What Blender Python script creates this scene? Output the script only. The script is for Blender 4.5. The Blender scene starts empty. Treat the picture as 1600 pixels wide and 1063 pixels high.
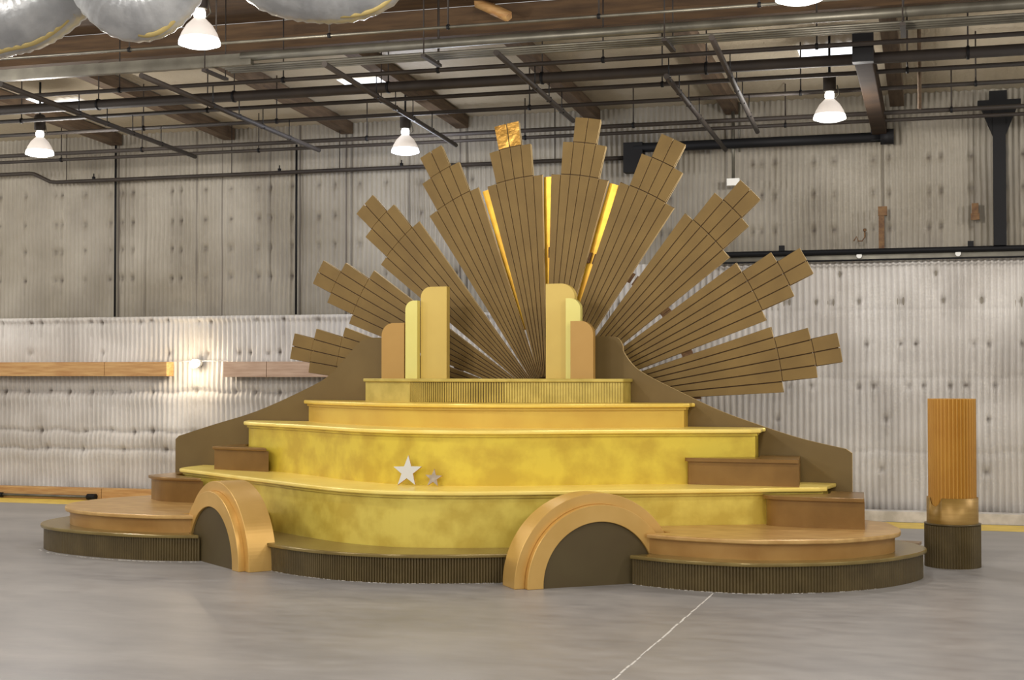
import bpy, bmesh, math, random
import numpy as np
from mathutils import Vector, Matrix
random.seed(7)
C = bpy.context.scene.collection
SC = bpy.context.scene
PI = math.pi

# ---------------------------------------------------------------- camera
cam = bpy.data.cameras.new('camera'); camo = bpy.data.objects.new('camera', cam); C.objects.link(camo)
F = 2250.0
camo.location = (0, 0, 1.6)
camo.rotation_euler = (PI / 2 + math.atan((585 - 531.5) / F), 0, math.atan(F / 7700))
cam.sensor_width = 36; cam.lens = 36 * F / 1600; cam.clip_end = 200
SC.camera = camo
# ---------------------------------------------------------------- colour management / world
SC.view_settings.view_transform = 'Standard'; SC.view_settings.look = 'None'
SC.view_settings.gamma = 1; SC.view_settings.use_curve_mapping = False
SC.view_settings.exposure = 0.0
wd = bpy.data.worlds.new('world'); SC.world = wd; wd.use_nodes = True
wd.node_tree.nodes['Background'].inputs[0].default_value = (1.0, 0.96, 0.92, 1)
wd.node_tree.nodes['Background'].inputs[1].default_value = 0.62
# ---------------------------------------------------------------- lamps of the hall (grid of high-bay lamps at 4 m)
LAMP_Z = 4.0
SEEN = [(-5.13, 9.41), (-9.39, 13.66), (-5.49, 14.65), (-0.92, 13.85), (-0.81, 9.36)]
REST = [(-9.4, 9.4), (3.6, 9.4), (3.6, 13.8), (-13.6, 9.4), (-13.6, 13.8), (-9.4, 5.2), (-5.1, 5.2), (-0.8, 5.2), (3.6, 5.2),
        (-9.4, 1.0), (-5.1, 1.0), (-0.8, 1.0), (3.6, 1.0), (-5.1, -3.2), (-0.8, -3.2)]
def hall_light(x, y, e, col=(1.0, 0.95, 0.89), size=.13, z=LAMP_Z - .14):
    l = bpy.data.lights.new('high_bay_light', 'POINT'); l.shadow_soft_size = size
    l.energy = e; l.color = col
    o = bpy.data.objects.new('high_bay_light', l); C.objects.link(o); o.location = (x, y, z)
    return o
for i, (x, y) in enumerate(SEEN):
    hall_light(x, y, [130, 110, 90, 110, 130][i], [(1, .92, .82), (1, .95, .9), (.84, .88, 1), (1, .95, .9), (1, .92, .82)][i])
for x, y in REST:
    hall_light(x, y, 200, size=.35, z=LAMP_Z + .1)

# ---------------------------------------------------------------- helpers
def lin(c):
    return tuple((v / 12.92 if v <= .04045 else ((v + .055) / 1.055) ** 2.4) for v in [q / 255 for q in c[:3]])
def mat(name, c, rough=.6, metal=0., c2=None, scale=3., bump=0., bscale=30., emit=None, es=0., stretch=None, detail=4., lo=.35, hi=.65, spec=None):
    m = bpy.data.materials.new(name); m.use_nodes = True
    nt = m.node_tree; b = nt.nodes['Principled BSDF']
    b.inputs['Roughness'].default_value = rough; b.inputs['Metallic'].default_value = metal
    b.inputs['Base Color'].default_value = (*lin(c), 1)
    if spec is not None: b.inputs['Specular IOR Level'].default_value = spec
    tc = nt.nodes.new('ShaderNodeTexCoord'); mp = nt.nodes.new('ShaderNodeMapping')
    nt.links.new(tc.outputs['Object'], mp.inputs[0])
    if stretch: mp.inputs['Scale'].default_value = stretch
    if c2:
        n = nt.nodes.new('ShaderNodeTexNoise'); n.inputs['Scale'].default_value = scale; n.inputs['Detail'].default_value = detail
        nt.links.new(mp.outputs[0], n.inputs['Vector'])
        r = nt.nodes.new('ShaderNodeValToRGB'); r.color_ramp.elements[0].position = lo; r.color_ramp.elements[1].position = hi
        r.color_ramp.elements[0].color = (*lin(c), 1); r.color_ramp.elements[1].color = (*lin(c2), 1)
        nt.links.new(n.outputs['Fac'], r.inputs[0]); nt.links.new(r.outputs[0], b.inputs['Base Color'])
    if bump:
        n = nt.nodes.new('ShaderNodeTexNoise'); n.inputs['Scale'].default_value = bscale; n.inputs['Detail'].default_value = 3
        nt.links.new(mp.outputs[0], n.inputs['Vector'])
        bp = nt.nodes.new('ShaderNodeBump'); bp.inputs['Strength'].default_value = bump; bp.inputs['Distance'].default_value = .01
        nt.links.new(n.outputs['Fac'], bp.inputs['Height']); nt.links.new(bp.outputs[0], b.inputs['Normal'])
    if emit:
        b.inputs['Emission Color'].default_value = (*lin(emit), 1); b.inputs['Emission Strength'].default_value = es
    return m

M = dict(
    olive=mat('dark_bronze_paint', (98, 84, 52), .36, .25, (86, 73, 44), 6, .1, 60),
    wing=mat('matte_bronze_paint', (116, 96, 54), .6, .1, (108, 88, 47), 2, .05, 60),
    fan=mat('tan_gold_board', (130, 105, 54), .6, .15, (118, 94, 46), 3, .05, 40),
    olivetop=mat('bronze_tread_sheen', (140, 122, 72), .26, .3, (124, 106, 60), 5),  # tread colour lightened to carry its yellow reflection
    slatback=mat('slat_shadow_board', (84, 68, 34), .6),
    fandark=mat('groove_brown', (66, 46, 20), .8),
    fanshiny=mat('shiny_gold_board', (176, 136, 64), .32, .75, (146, 106, 44), 4, .9, 9),
    fanedge=mat('lit_board_edge', (205, 180, 130), .8),  # pale tone paints in the light caught by board edges
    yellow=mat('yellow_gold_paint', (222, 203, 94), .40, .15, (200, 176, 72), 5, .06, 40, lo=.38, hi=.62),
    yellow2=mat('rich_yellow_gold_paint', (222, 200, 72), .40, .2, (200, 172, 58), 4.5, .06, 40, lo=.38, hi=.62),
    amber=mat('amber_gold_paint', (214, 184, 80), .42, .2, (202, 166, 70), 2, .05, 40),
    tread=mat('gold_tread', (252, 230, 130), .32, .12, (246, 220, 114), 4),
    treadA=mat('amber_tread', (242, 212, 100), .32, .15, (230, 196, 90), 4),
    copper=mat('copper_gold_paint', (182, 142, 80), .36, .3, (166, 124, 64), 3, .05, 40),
    ctop=mat('pale_copper_top', (206, 170, 108), .34, .25, (184, 144, 84), 5, stretch=(1, 2.5, 1)),  # top is a lighter copper than the riser
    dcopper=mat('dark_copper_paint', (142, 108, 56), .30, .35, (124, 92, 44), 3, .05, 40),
    arch=mat('satin_arch_gold', (216, 177, 104), .36, .4, (206, 166, 92), 3),
    archdark=mat('arch_infill_bronze', (86, 74, 44), .6, .1, (80, 66, 38), 2),
    palegold=mat('pale_gold_paint', (210, 184, 98), .45, .15, (202, 174, 90), 2),
    lemon=mat('lemon_gold_paint', (226, 218, 130), .45, .12, (220, 210, 118), 2),
    bronze=mat('light_bronze_paint', (184, 146, 80), .45, .2, (176, 138, 72), 2),
    slatgold=mat('slatted_gold', (204, 184, 96), .40, .25, (184, 164, 80), 8),
    strip=mat('bright_gold_leaf', (235, 190, 60), .35, .45, (215, 160, 50), 6),
    starm=mat('silver_star_face', (186, 186, 180), .35, .4),
    starg=mat('dull_grey_star_face', (165, 155, 140), .45, .4, (140, 128, 112), 25),
    staredge=mat('star_gold_edge', (200, 160, 90), .5, .2),
    ocolumn=mat('ochre_flutes', (190, 142, 58), .5, .15, (180, 130, 50), 3),
    ringm=mat('brushed_brass', (164, 132, 70), .42, .35, (148, 116, 56), 3, stretch=(1, 1, 14)),
    steel=mat('dark_steel_pipe', (46, 38, 31), .7, .05, (36, 29, 24), 4),
    galv=mat('galvanised_steel', (108, 105, 94), .42, .5, (88, 85, 76), 5),
    black=mat('black_steel', (20, 20, 22), .6, .0, spec=.2),
    beam=mat('black_brown_steel_beam', (58, 46, 36), .95, 0, (44, 36, 30), 3, spec=.1),  # even black-brown tone
    rafter=mat('old_rafter_wood', (92, 74, 54), .85, 0, (70, 54, 38), 3, .2, 20, stretch=(8, 1, 8)),
    girder=mat('brown_girder_wood', (88, 66, 42), .85, 0, (66, 48, 30), 2, .2, 20, stretch=(1, 6, 10)),
    plank=mat('bright_pine', (192, 154, 100), .65, 0, (168, 124, 74), 3, .05, 20, stretch=(1, 6, 10)),
    paleplank=mat('pale_dusty_pine', (186, 160, 138), .7, 0, (166, 138, 116), 3, .05, 20, stretch=(1, 6, 10)),
    kerb=mat('white_kerb', (214, 210, 206), .7, 0, (180, 176, 170), 6, .1, 20),
    pipewhite=mat('white_cap', (220, 220, 215), .5),
    foil=mat('foil_duct', (196, 198, 198), .30, .45, (160, 162, 164), 6, .6, 14),
    foilband=mat('yellow_duct_strip', (184, 164, 104), .5, .2),
    ylw=mat('yellow_floor_paint', (232, 202, 92), .5, 0, (214, 184, 84), 5),
    caulk=mat('chipped_white_line', (214, 212, 206), .8),
    rust=mat('rusty_patch', (112, 84, 52), .8, 0, (84, 58, 36), 20),
)
def emitmat(name, c, s):
    m = bpy.data.materials.new(name); m.use_nodes = True; nt = m.node_tree; nt.nodes.clear()
    e = nt.nodes.new('ShaderNodeEmission'); e.inputs[0].default_value = (*c, 1); e.inputs[1].default_value = s
    o = nt.nodes.new('ShaderNodeOutputMaterial'); nt.links.new(e.outputs[0], o.inputs[0]); return m
M['lens'] = emitmat('lamp_lens', (1, .96, .88), 6)
M['lensb'] = emitmat('cool_lamp_lens', (.86, .9, 1), 6)
M['bulb'] = emitmat('bare_bulb', (1, .86, .62), 30)
M['sky'] = emitmat('skylight_glow', (.93, .95, 1), 2.6)
def glassmat():
    m = bpy.data.materials.new('prismatic_shade'); m.use_nodes = True; nt = m.node_tree
    b = nt.nodes['Principled BSDF']; b.inputs['Base Color'].default_value = (.82, .78, .74, 1); b.inputs['Roughness'].default_value = .4
    b.inputs['Emission Color'].default_value = (1, .88, .78, 1); b.inputs['Emission Strength'].default_value = .30
    return m
M['shade'] = glassmat()

class MB:
    def __init__(s): s.v = []; s.f = []; s.mi = []; s.sm = []
    def add(s, vs, fs, mi=0, sm=False):
        k = len(s.v); s.v += [tuple(v) for v in vs]
        for f in fs: s.f.append(tuple(i + k for i in f)); s.mi.append(mi); s.sm.append(sm)
        return s
    def box(s, x0, x1, y0, y1, z0, z1, mi=0):
        v = [(x, y, z) for z in (z0, z1) for y in (y0, y1) for x in (x0, x1)]
        return s.add(v, [(0, 2, 3, 1), (4, 5, 7, 6), (0, 1, 5, 4), (2, 6, 7, 3), (0, 4, 6, 2), (1, 3, 7, 5)], mi)
    def prism(s, p, z0, z1, mi=0, smooth=False):     # p: ccw list of (x, y)
        n = len(p); a = sum(p[i][0] * p[(i + 1) % n][1] - p[(i + 1) % n][0] * p[i][1] for i in range(n))
        if a < 0: p = p[::-1]
        v = [(x, y, z0) for x, y in p] + [(x, y, z1) for x, y in p]
        s.add(v, [tuple(range(n))[::-1], tuple(range(n, 2 * n))], mi)
        k = len(s.v) - 2 * n
        for i in range(n):
            j = (i + 1) % n; s.f.append((k + i, k + j, k + n + j, k + n + i)); s.mi.append(mi); s.sm.append(smooth)
        return s
    def slab(s, p, y0, y1, mi=0, emi=None):          # p: outline in the x-z plane, extruded along y
        n = len(p); a = sum(p[i][0] * p[(i + 1) % n][1] - p[(i + 1) % n][0] * p[i][1] for i in range(n))
        if a < 0: p = p[::-1]
        v = [(x, y0, z) for x, z in p] + [(x, y1, z) for x, z in p]
        s.add(v, [tuple(range(n)), tuple(range(n, 2 * n))[::-1]], mi)
        k = len(s.v) - 2 * n
        for i in range(n):
            j = (i + 1) % n; s.f.append((k + i, k + n + i, k + n + j, k + j)); s.mi.append(mi if emi is None else emi); s.sm.append(False)
        return s
    def tube(s, pts, r, n=10, mi=0, cap=True, rf=None):
        pts = [Vector(p) for p in pts]; rings = []
        up0 = Vector((0, 0, 1))
        for i, p in enumerate(pts):
            t = (pts[min(i + 1, len(pts) - 1)] - pts[max(i - 1, 0)]).normalized()
            u = up0 if abs(t.dot(up0)) < .95 else Vector((0, 1, 0))
            a = t.cross(u).normalized(); b = a.cross(t).normalized()
            rr = r if rf is None else rf(i / (len(pts) - 1))
            rings.append([p + (a * math.cos(2 * PI * k / n) + b * math.sin(2 * PI * k / n)) * rr for k in range(n)])
        v = [q for rg in rings for q in rg]; f = []
        for i in range(len(pts) - 1):
            for k in range(n):
                k2 = (k + 1) % n; f.append((i * n + k, i * n + k2, (i + 1) * n + k2, (i + 1) * n + k))
        s.add(v, f, mi, True)
        if cap:
            kk = len(s.v) - len(v)
            s.f.append(tuple(kk + q for q in range(n))[::-1]); s.mi.append(mi); s.sm.append(False)
            s.f.append(tuple(kk + (len(pts) - 1) * n + q for q in range(n))); s.mi.append(mi); s.sm.append(False)
        return s
    def lathe(s, prof, n=32, c=(0, 0), mi=0, smooth=True, cap=True):
        v = [(c[0] + r * math.cos(2 * PI * k / n), c[1] + r * math.sin(2 * PI * k / n), z) for r, z in prof for k in range(n)]
        f = [(i * n + k, i * n + (k + 1) % n, (i + 1) * n + (k + 1) % n, (i + 1) * n + k) for i in range(len(prof) - 1) for k in range(n)]
        s.add(v, f, mi, smooth)
        if cap:
            kk = len(s.v) - len(v)
            s.f.append(tuple(kk + q for q in range(n))[::-1]); s.mi.append(mi); s.sm.append(False)
            s.f.append(tuple(kk + (len(prof) - 1) * n + q for q in range(n))); s.mi.append(mi); s.sm.append(False)
        return s
    def build(s, name, ms, parent=None, loc=(0, 0, 0), rz=0, bevel=0, segs=2):
        me = bpy.data.meshes.new(name); me.from_pydata(s.v, [], s.f)
        for m in (ms if isinstance(ms, (list, tuple)) else [ms]): me.materials.append(m)
        me.polygons.foreach_set('material_index', s.mi); me.polygons.foreach_set('use_smooth', s.sm); me.update()
        bm = bmesh.new(); bm.from_mesh(me); bmesh.ops.recalc_face_normals(bm, faces=bm.faces); bm.to_mesh(me); bm.free()
        o = bpy.data.objects.new(name, me); C.objects.link(o); o.location = loc; o.rotation_euler = (0, 0, rz)
        if parent: o.parent = parent
        if bevel:
            b = o.modifiers.new('bevel', 'BEVEL'); b.width = bevel; b.segments = segs; b.limit_method = 'ANGLE'; b.angle_limit = math.radians(50)
        return o

SA = math.radians(-6.3); S0 = (-4.0, 12.3)            # the stage set is turned a little against the hall
def W(x, y, z=0):
    return (S0[0] + math.cos(SA) * x - math.sin(SA) * y, S0[1] + math.sin(SA) * x + math.cos(SA) * y, z)
def tag(o, label, cat, group=None):
    o['label'] = label; o['category'] = cat
    if group: o['group'] = group
    return o
def thing(name, label, cat, loc, rz=0, group=None):
    o = bpy.data.objects.new(name, None); C.objects.link(o); o.location = loc; o.rotation_euler = (0, 0, rz)
    o.empty_display_size = .1
    return tag(o, label, cat, group)
def sthing(name, label, cat, x, y, z=0, group=None):   # thing placed in stage coordinates
    return thing(name, label, cat, W(x, y, z), SA, group)
def struct(o): o['kind'] = 'structure'; return o
def crv(pts, n=10):                                    # Catmull-Rom through pts
    P = [pts[0]] + list(pts) + [pts[-1]]; out = []
    for i in range(1, len(P) - 2):
        p0, p1, p2, p3 = [Vector(q) for q in P[i - 1:i + 3]]
        for k in range(n):
            t = k / n
            out.append(tuple(.5 * ((2 * p1) + (p2 - p0) * t + (2 * p0 - 5 * p1 + 4 * p2 - p3) * t * t + (3 * p1 - p0 - 3 * p2 + p3) * t ** 3)))
    out.append(tuple(pts[-1])); return out
def resample(p, d):
    L = [0]
    for a, b in zip(p, p[1:]): L.append(L[-1] + math.dist(a, b))
    n = max(2, int(L[-1] / d)); out = []; j = 0
    for i in range(n + 1):
        t = L[-1] * i / n
        while j < len(L) - 2 and L[j + 1] < t: j += 1
        q = (t - L[j]) / max(1e-9, L[j + 1] - L[j]); out.append(tuple(p[j][k] + (p[j + 1][k] - p[j][k]) * q for k in (0, 1)))
    return out
def offset(p, d):                                      # shift an open polyline to its right by d
    out = []
    for i in range(len(p)):
        a, b = p[max(i - 1, 0)], p[min(i + 1, len(p) - 1)]
        t = Vector((b[0] - a[0], b[1] - a[1])).normalized(); out.append((p[i][0] + t.y * d, p[i][1] - t.x * d))
    return out
def flute(p, pitch=.024, amp=.007):
    q = resample(p, pitch / 4); o = offset(q, amp); out = []
    for i in range(len(q)):
        k = i % 4
        out.append(q[i] if k == 0 else o[i])
    return out
def shift(p, x, y): return [(a - x, b - y) for a, b in p]

# ---------------------------------------------------------------- floor
m = bpy.data.materials.new('polished_concrete'); m.use_nodes = True; nt = m.node_tree; b = nt.nodes['Principled BSDF']
tc = nt.nodes.new('ShaderNodeTexCoord')
n1 = nt.nodes.new('ShaderNodeTexNoise'); n1.inputs['Scale'].default_value = .55; n1.inputs['Detail'].default_value = 8; n1.inputs['Roughness'].default_value = .65
n2 = nt.nodes.new('ShaderNodeTexNoise'); n2.inputs['Scale'].default_value = 4; n2.inputs['Detail'].default_value = 6
mp = nt.nodes.new('ShaderNodeMapping'); mp.inputs['Scale'].default_value = (1, 2.2, 1)
nt.links.new(tc.outputs['Object'], mp.inputs[0]); nt.links.new(mp.outputs[0], n1.inputs['Vector']); nt.links.new(mp.outputs[0], n2.inputs['Vector'])
mx = nt.nodes.new('ShaderNodeMix'); mx.data_type = 'FLOAT'; mx.inputs[0].default_value = .35
nt.links.new(n1.outputs['Fac'], mx.inputs[2]); nt.links.new(n2.outputs['Fac'], mx.inputs[3])
r = nt.nodes.new('ShaderNodeValToRGB'); r.color_ramp.elements[0].position = .36; r.color_ramp.elements[1].position = .64
r.color_ramp.elements[0].color = (*lin((130, 129, 130)), 1); r.color_ramp.elements[1].color = (*lin((160, 158, 156)), 1)
nt.links.new(mx.outputs[0], r.inputs[0]); nt.links.new(r.outputs[0], b.inputs['Base Color'])
r2 = nt.nodes.new('ShaderNodeMapRange'); r2.inputs[3].default_value = .30; r2.inputs[4].default_value = .52
nt.links.new(n2.outputs['Fac'], r2.inputs[0]); nt.links.new(r2.outputs[0], b.inputs['Roughness'])
M['floor'] = m
struct(MB().box(-18, 8, -8, 16.6, -.2, 0).build('floor', M['floor']))
# yellow safety line along the wall, hairline joint in the slab
struct(MB().prism([(-18, 15.52), (8, 15.52), (8, 16.11), (-18, 16.11)], 0, .003).build('trim_1', M['ylw']))
rr = random.Random(3); mb = MB(); y = 7.0
while y < 10.45:
    L = rr.uniform(.04, .16); x = -1.625 + (y - 7) * .022 + rr.uniform(-.003, .003); wd_ = rr.uniform(.003, .007)
    mb.prism([(x - wd_, y), (x + wd_, y), (x + wd_ + .002, y + L), (x - wd_ + .002, y + L)], 0, .0015); y += L + rr.uniform(0, .03)
struct(mb.build('trim_2', M['caulk']))
# white paint flecks and chips left on the slab at the foot of the set
# ---------------------------------------------------------------- back wall: corrugated insulation panels
def wall_mat(name, c1, c2, cd):
    m = bpy.data.materials.new(name); m.use_nodes = True; nt = m.node_tree; b = nt.nodes['Principled BSDF']
    b.inputs['Roughness'].default_value = .55
    tc = nt.nodes.new('ShaderNodeTexCoord'); n = nt.nodes.new('ShaderNodeTexNoise'); n.inputs['Scale'].default_value = .9; n.inputs['Detail'].default_value = 7
    nt.links.new(tc.outputs['Object'], n.inputs['Vector'])
    r = nt.nodes.new('ShaderNodeValToRGB'); r.color_ramp.elements[0].position = .35; r.color_ramp.elements[1].position = .65
    r.color_ramp.elements[0].color = (*lin(c1), 1); r.color_ramp.elements[1].color = (*lin(c2), 1); nt.links.new(n.outputs['Fac'], r.inputs[0])
    at = nt.nodes.new('ShaderNodeAttribute'); at.attribute_name = 'dirt_shade'
    mx = nt.nodes.new('ShaderNodeMix'); mx.data_type = 'RGBA'; nt.links.new(at.outputs['Fac'], mx.inputs[0]); nt.links.new(r.outputs[0], mx.inputs[6])
    mx.inputs[7].default_value = (*lin(cd), 1); nt.links.new(mx.outputs[2], b.inputs['Base Color'])
    n3 = nt.nodes.new('ShaderNodeTexNoise'); n3.inputs['Scale'].default_value = 14; n3.inputs['Detail'].default_value = 4
    mp = nt.nodes.new('ShaderNodeMapping'); mp.inputs['Scale'].default_value = (2, 1, .6); nt.links.new(tc.outputs['Object'], mp.inputs[0]); nt.links.new(mp.outputs[0], n3.inputs['Vector'])
    bp = nt.nodes.new('ShaderNodeBump'); bp.inputs['Strength'].default_value = .35; bp.inputs['Distance'].default_value = .02
    nt.links.new(n3.outputs['Fac'], bp.inputs['Height']); nt.links.new(bp.outputs[0], b.inputs['Normal'])
    return m
M['wallup'] = wall_mat('aged_dimmed_corrugated_wall', (152, 146, 133), (126, 119, 104), (70, 60, 50))  # old darker panels, dimmed further in colour for light falling off upwards
M['walllow'] = wall_mat('white_brightened_corrugated_wall', (216, 213, 208), (192, 187, 180), (92, 82, 72))  # white panels, whitened further where light washes the lower wall
def smooth_noise(X, Z, sx, sz, seed):
    g = np.random.RandomState(seed).rand(64, 64) - .5
    u = (X / sx) % 64; v = (Z / sz) % 64; i = np.floor(u).astype(int); j = np.floor(v).astype(int); a = u - i; b_ = v - j
    a = a * a * (3 - 2 * a); b_ = b_ * b_ * (3 - 2 * b_); i1 = (i + 1) % 64; j1 = (j + 1) % 64
    return (g[i, j] * (1 - a) + g[i1, j] * a) * (1 - b_) + (g[i, j1] * (1 - a) + g[i1, j1] * a) * b_
def corr_wall(name, x0, x1, z0, z1, Y, period, amp, rows, dots, material, parent, seed, crumple=.012, pinch=(), seams=(), stain_base=0, dz=.03, lip=False, psoft=.8):
    dx = period / 6; nx = int((x1 - x0) / dx) + 1; nz = max(2, int((z1 - z0) / dz) + 1)
    xs = np.linspace(x0, x1, nx); zs = np.linspace(z0, z1, nz); X, Z = np.meshgrid(xs, zs)
    wob = smooth_noise(X, Z, .6, .5, seed + 5) * .02
    D = amp * np.cos(2 * PI * (X + wob) / period) * (.75 + .5 * (smooth_noise(X, Z, .5, .7, seed + 9) + .5))
    D = D + crumple * 2 * smooth_noise(X, Z, .28, .22, seed) + crumple * 2 * smooth_noise(X, Z, .8, .5, seed + 1)
    dirt_shade = np.clip(.35 * (smooth_noise(X, Z, .25, .6, seed + 3)) + .06, 0, 1)
    dirt_shade += .16 * (np.cos(2 * PI * (X + wob) / period) < -.45) * (.6 + smooth_noise(X, Z, .4, .8, seed + 17))  # grooves painted darker to strengthen the shading of the corrugation
    for zr in pinch:
        zc = zr + .012 * np.sin(X * 9.0) + .02 * smooth_noise(X, Z, .15, 9, seed + int(zr * 50))
        g = np.exp(-((Z - zc) / .028) ** 2); D -= .022 * g * psoft; dirt_shade += .30 * psoft * np.exp(-((Z - zc) / .012) ** 2)
        D += .012 * psoft * np.exp(-((Z - zc + .10) / .07) ** 2)
    R_ = np.random.RandomState(seed + 20)
    for (zr, cols) in dots:
        for c in cols:
            zc = zr + R_.uniform(-.012, .012); rad = R_.uniform(.024, .038)
            i0 = np.searchsorted(xs, c - .12); i1 = np.searchsorted(xs, c + .12)
            if i1 <= i0: continue
            j0 = max(0, np.searchsorted(zs, zc - .2)); j1 = np.searchsorted(zs, zc + .12)
            q = (slice(j0, j1), slice(i0, i1)); d2 = (X[q] - c) ** 2 + (Z[q] - zc) ** 2
            D[q] -= .03 * np.exp(-d2 / (rad * 1.3) ** 2); dirt_shade[q] += R_.uniform(.45, .95) * np.exp(-d2 / (rad * .72) ** 2)
            dirt_shade[q] += .14 * np.exp(-((X[q] - c) / .02) ** 2) * ((Z[q] < zc) & (Z[q] > zc - .2))
    for c, s in seams:
        g = np.exp(-((X - c) / .010) ** 2); D -= .02 * g; dirt_shade += s * g
    if stain_base: 
        dirt_shade += stain_base * np.clip((z0 + .22 - Z) / .22, 0, 1) * (.5 + smooth_noise(X, Z, .15, .4, seed + 31))
    if lip: D += .03 * np.exp(-((Z - z1 + .03) / .03) ** 2)
    V = np.stack([X.ravel(), (Y - D).ravel(), Z.ravel()], 1)
    idx = np.arange(nx * nz).reshape(nz, nx); Fc = np.stack([idx[:-1, :-1].ravel(), idx[:-1, 1:].ravel(), idx[1:, 1:].ravel(), idx[1:, :-1].ravel()], 1)
    me = bpy.data.meshes.new(name); me.vertices.add(len(V)); me.vertices.foreach_set('co', V.ravel())
    me.loops.add(Fc.size); me.loops.foreach_set('vertex_index', Fc.ravel().astype(np.int32)); me.polygons.add(len(Fc))
    me.polygons.foreach_set('loop_start', np.arange(0, Fc.size, 4, dtype=np.int32)); me.polygons.foreach_set('use_smooth', np.ones(len(Fc), bool))
    me.update(calc_edges=True); me.validate()
    a = me.attributes.new('dirt_shade', 'FLOAT', 'POINT'); a.data.foreach_set('value', np.clip(dirt_shade, 0, 1).ravel().astype(np.float32))
    me.materials.append(material)
    o = bpy.data.objects.new(name, me); C.objects.link(o)
    if parent: o.parent = parent
    return o
wb = struct(MB().box(-18, 8, 16.52, 16.62, 0, 4.9).build('wall_back', M['wallup']))
def cols(a, b, step, seed, pair=True, drop=.15):
    R_ = random.Random(seed); out = []; x = a
    while x < b:
        if R_.random() > drop:
            out.append(x)
            if pair and R_.random() < .45: out.append(x + .16)
        x += step * R_.uniform(.8, 1.2)
    return out
upcols = [-11.9, -11.3, -10.62, -10.44, -9.9, -9.2, -8.95, -8.0, -7.85, -7.1, -6.75, -6.1, -5.5, -5.3, -4.9, -4.6, -3.0, -2.9, -1.95, -1.85, -1.7, -1.27, -1.05, -.62, -.45, -.03, .1, .42, .75, .95]
upcolsL = [-11.9, -11.5, -11.04, -10.95, -10.6, -10.23, -10.05, -9.9, -9.33, -9.2, -8.86, -8.5, -8.12, -7.95, -7.66, -7.3, -7.08, -6.75, -6.4, -5.95, -5.5, -5.3]
corr_wall('insulation_panel', -14, 3.5, 2.30, 4.72, 16.42, .062, .008, [], [(z, upcolsL) for z in (3.95, 3.56, 3.2, 2.83)] + [(z, [c for c in upcols if c > -5.2]) for z in (4.0, 3.62, 3.22)],
          M['wallup'], wb, 11, crumple=.006, seams=[(-10.1, .9), (-9.72, .2), (-8.98, .7), (-8.62, .85), (-7.95, .35), (-7.55, .9), (-6.93, .9), (-6.86, .5), (-6.1, .5), (-5.45, .9), (-5.36, .6), (-2.17, .4), (-.52, .45), (.45, .3)], dz=.035)
lowL = corr_wall('insulation_panel', -14, -3.6, 0.0, 2.335, 16.36, .068, .016, [], [(2.28, cols(-13, -4, .42, 2)), (1.87, cols(-13, -4, .5, 5, True)), (1.38, cols(-13, -4, .3, 6, False)), (.87, cols(-13, -4, .33, 7, False)), (.64, cols(-13, -4, .6, 8, False))],
          M['walllow'], wb, 40, crumple=.012, pinch=(1.38, .87, .64), stain_base=.4, dz=.022, lip=True)
corr_wall('insulation_panel', -3.6, 3.5, 0.0, 2.87, 16.38, .068, .016, [], [(2.72, cols(-3.5, 3, .5, 12, False)), (2.40, cols(-3.5, 3, .4, 13)), (1.93, cols(-3.5, 3, .42, 14)), (1.47, cols(-3.5, 3, .45, 15)), (1.1, cols(-3.5, 3, .6, 16, False)), (.55, cols(-3.5, 3, .6, 17, False))],
          M['walllow'], wb, 60, crumple=.008, pinch=(2.33, 1.57, .76), psoft=.35, seams=[], stain_base=.9, dz=.03)
# ---------------------------------------------------------------- ceiling
M['ceil'] = wall_mat('corrugated_ceiling', (180, 170, 150), (156, 144, 122), (80, 66, 50))
def zc(Y): return 4.70 + .045 * (16.4 - Y)
mb = MB(); n = 0; xs = np.arange(-18, 8.01, .05)
v = []; f = []
for i, x in enumerate(xs):
    d = .008 * (1 if i % 2 else -1)
    v += [(x, 16.6, zc(16.6) + d), (x, 12.55, zc(12.55) + d)]
    if i: f.append((2 * i - 2, 2 * i - 1, 2 * i + 1, 2 * i))
mb.add(v, f, 0, True)
mb.v += []; 
ce = struct(mb.build('ceiling', M['ceil']))
struct(MB().box(-18, 8, -8, 12.5, 4.98, 5.05).build('ceiling', M['girder'], ce)); 
# skylight panes in the ceiling
def skylight(k, x0, x1, y0, y1):
    o = MB().add([(x0, y0, zc(y0) - .02), (x1, y0, zc(y0) - .02), (x1, y1, zc(y1) - .02), (x0, y1, zc(y1) - .02)], [(0, 1, 2, 3)]).build('window_%d' % k, M['sky']); return struct(o)
skylight(1, -10.5, -9.85, 14.3, 14.62); skylight(2, -6.15, -5.6, 14.3, 14.75); skylight(3, -1.25, -.66, 14.2, 14.7); skylight(4, -9.75, -9.45, 14.45, 14.7)

# rafters
RX = [(-8.49, 'second'), (-6.89, 'third'), (-5.40, 'fourth'), (-3.78, 'fifth'), (-2.17, 'sixth')]
for X, nm in [(-10.1, 'first')] + RX + [(-.36, 'seventh')]:
    mb = MB(); y0, y1 = 12.72, 16.36; zb = lambda Y: zc(Y) - .15
    v = [(X - .075, y0, zb(y0)), (X + .075, y0, zb(y0)), (X + .075, y0, zc(y0) - .012), (X - .075, y0, zc(y0) - .012), (X - .075, y1, zb(y1)), (X + .075, y1, zb(y1)), (X + .075, y1, zc(y1) - .012), (X - .075, y1, zc(y1) - .012)]
    mb.add(v, [(0, 1, 2, 3), (7, 6, 5, 4), (0, 4, 5, 1), (1, 5, 6, 2), (2, 6, 7, 3), (3, 7, 4, 0)])
    tag(mb.build('roof_rafter', M['rafter']), 'brown wooden roof rafter sloping to the back wall, %s counted from the left' % nm, 'rafter', 'wooden rafters under the roof')
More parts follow.
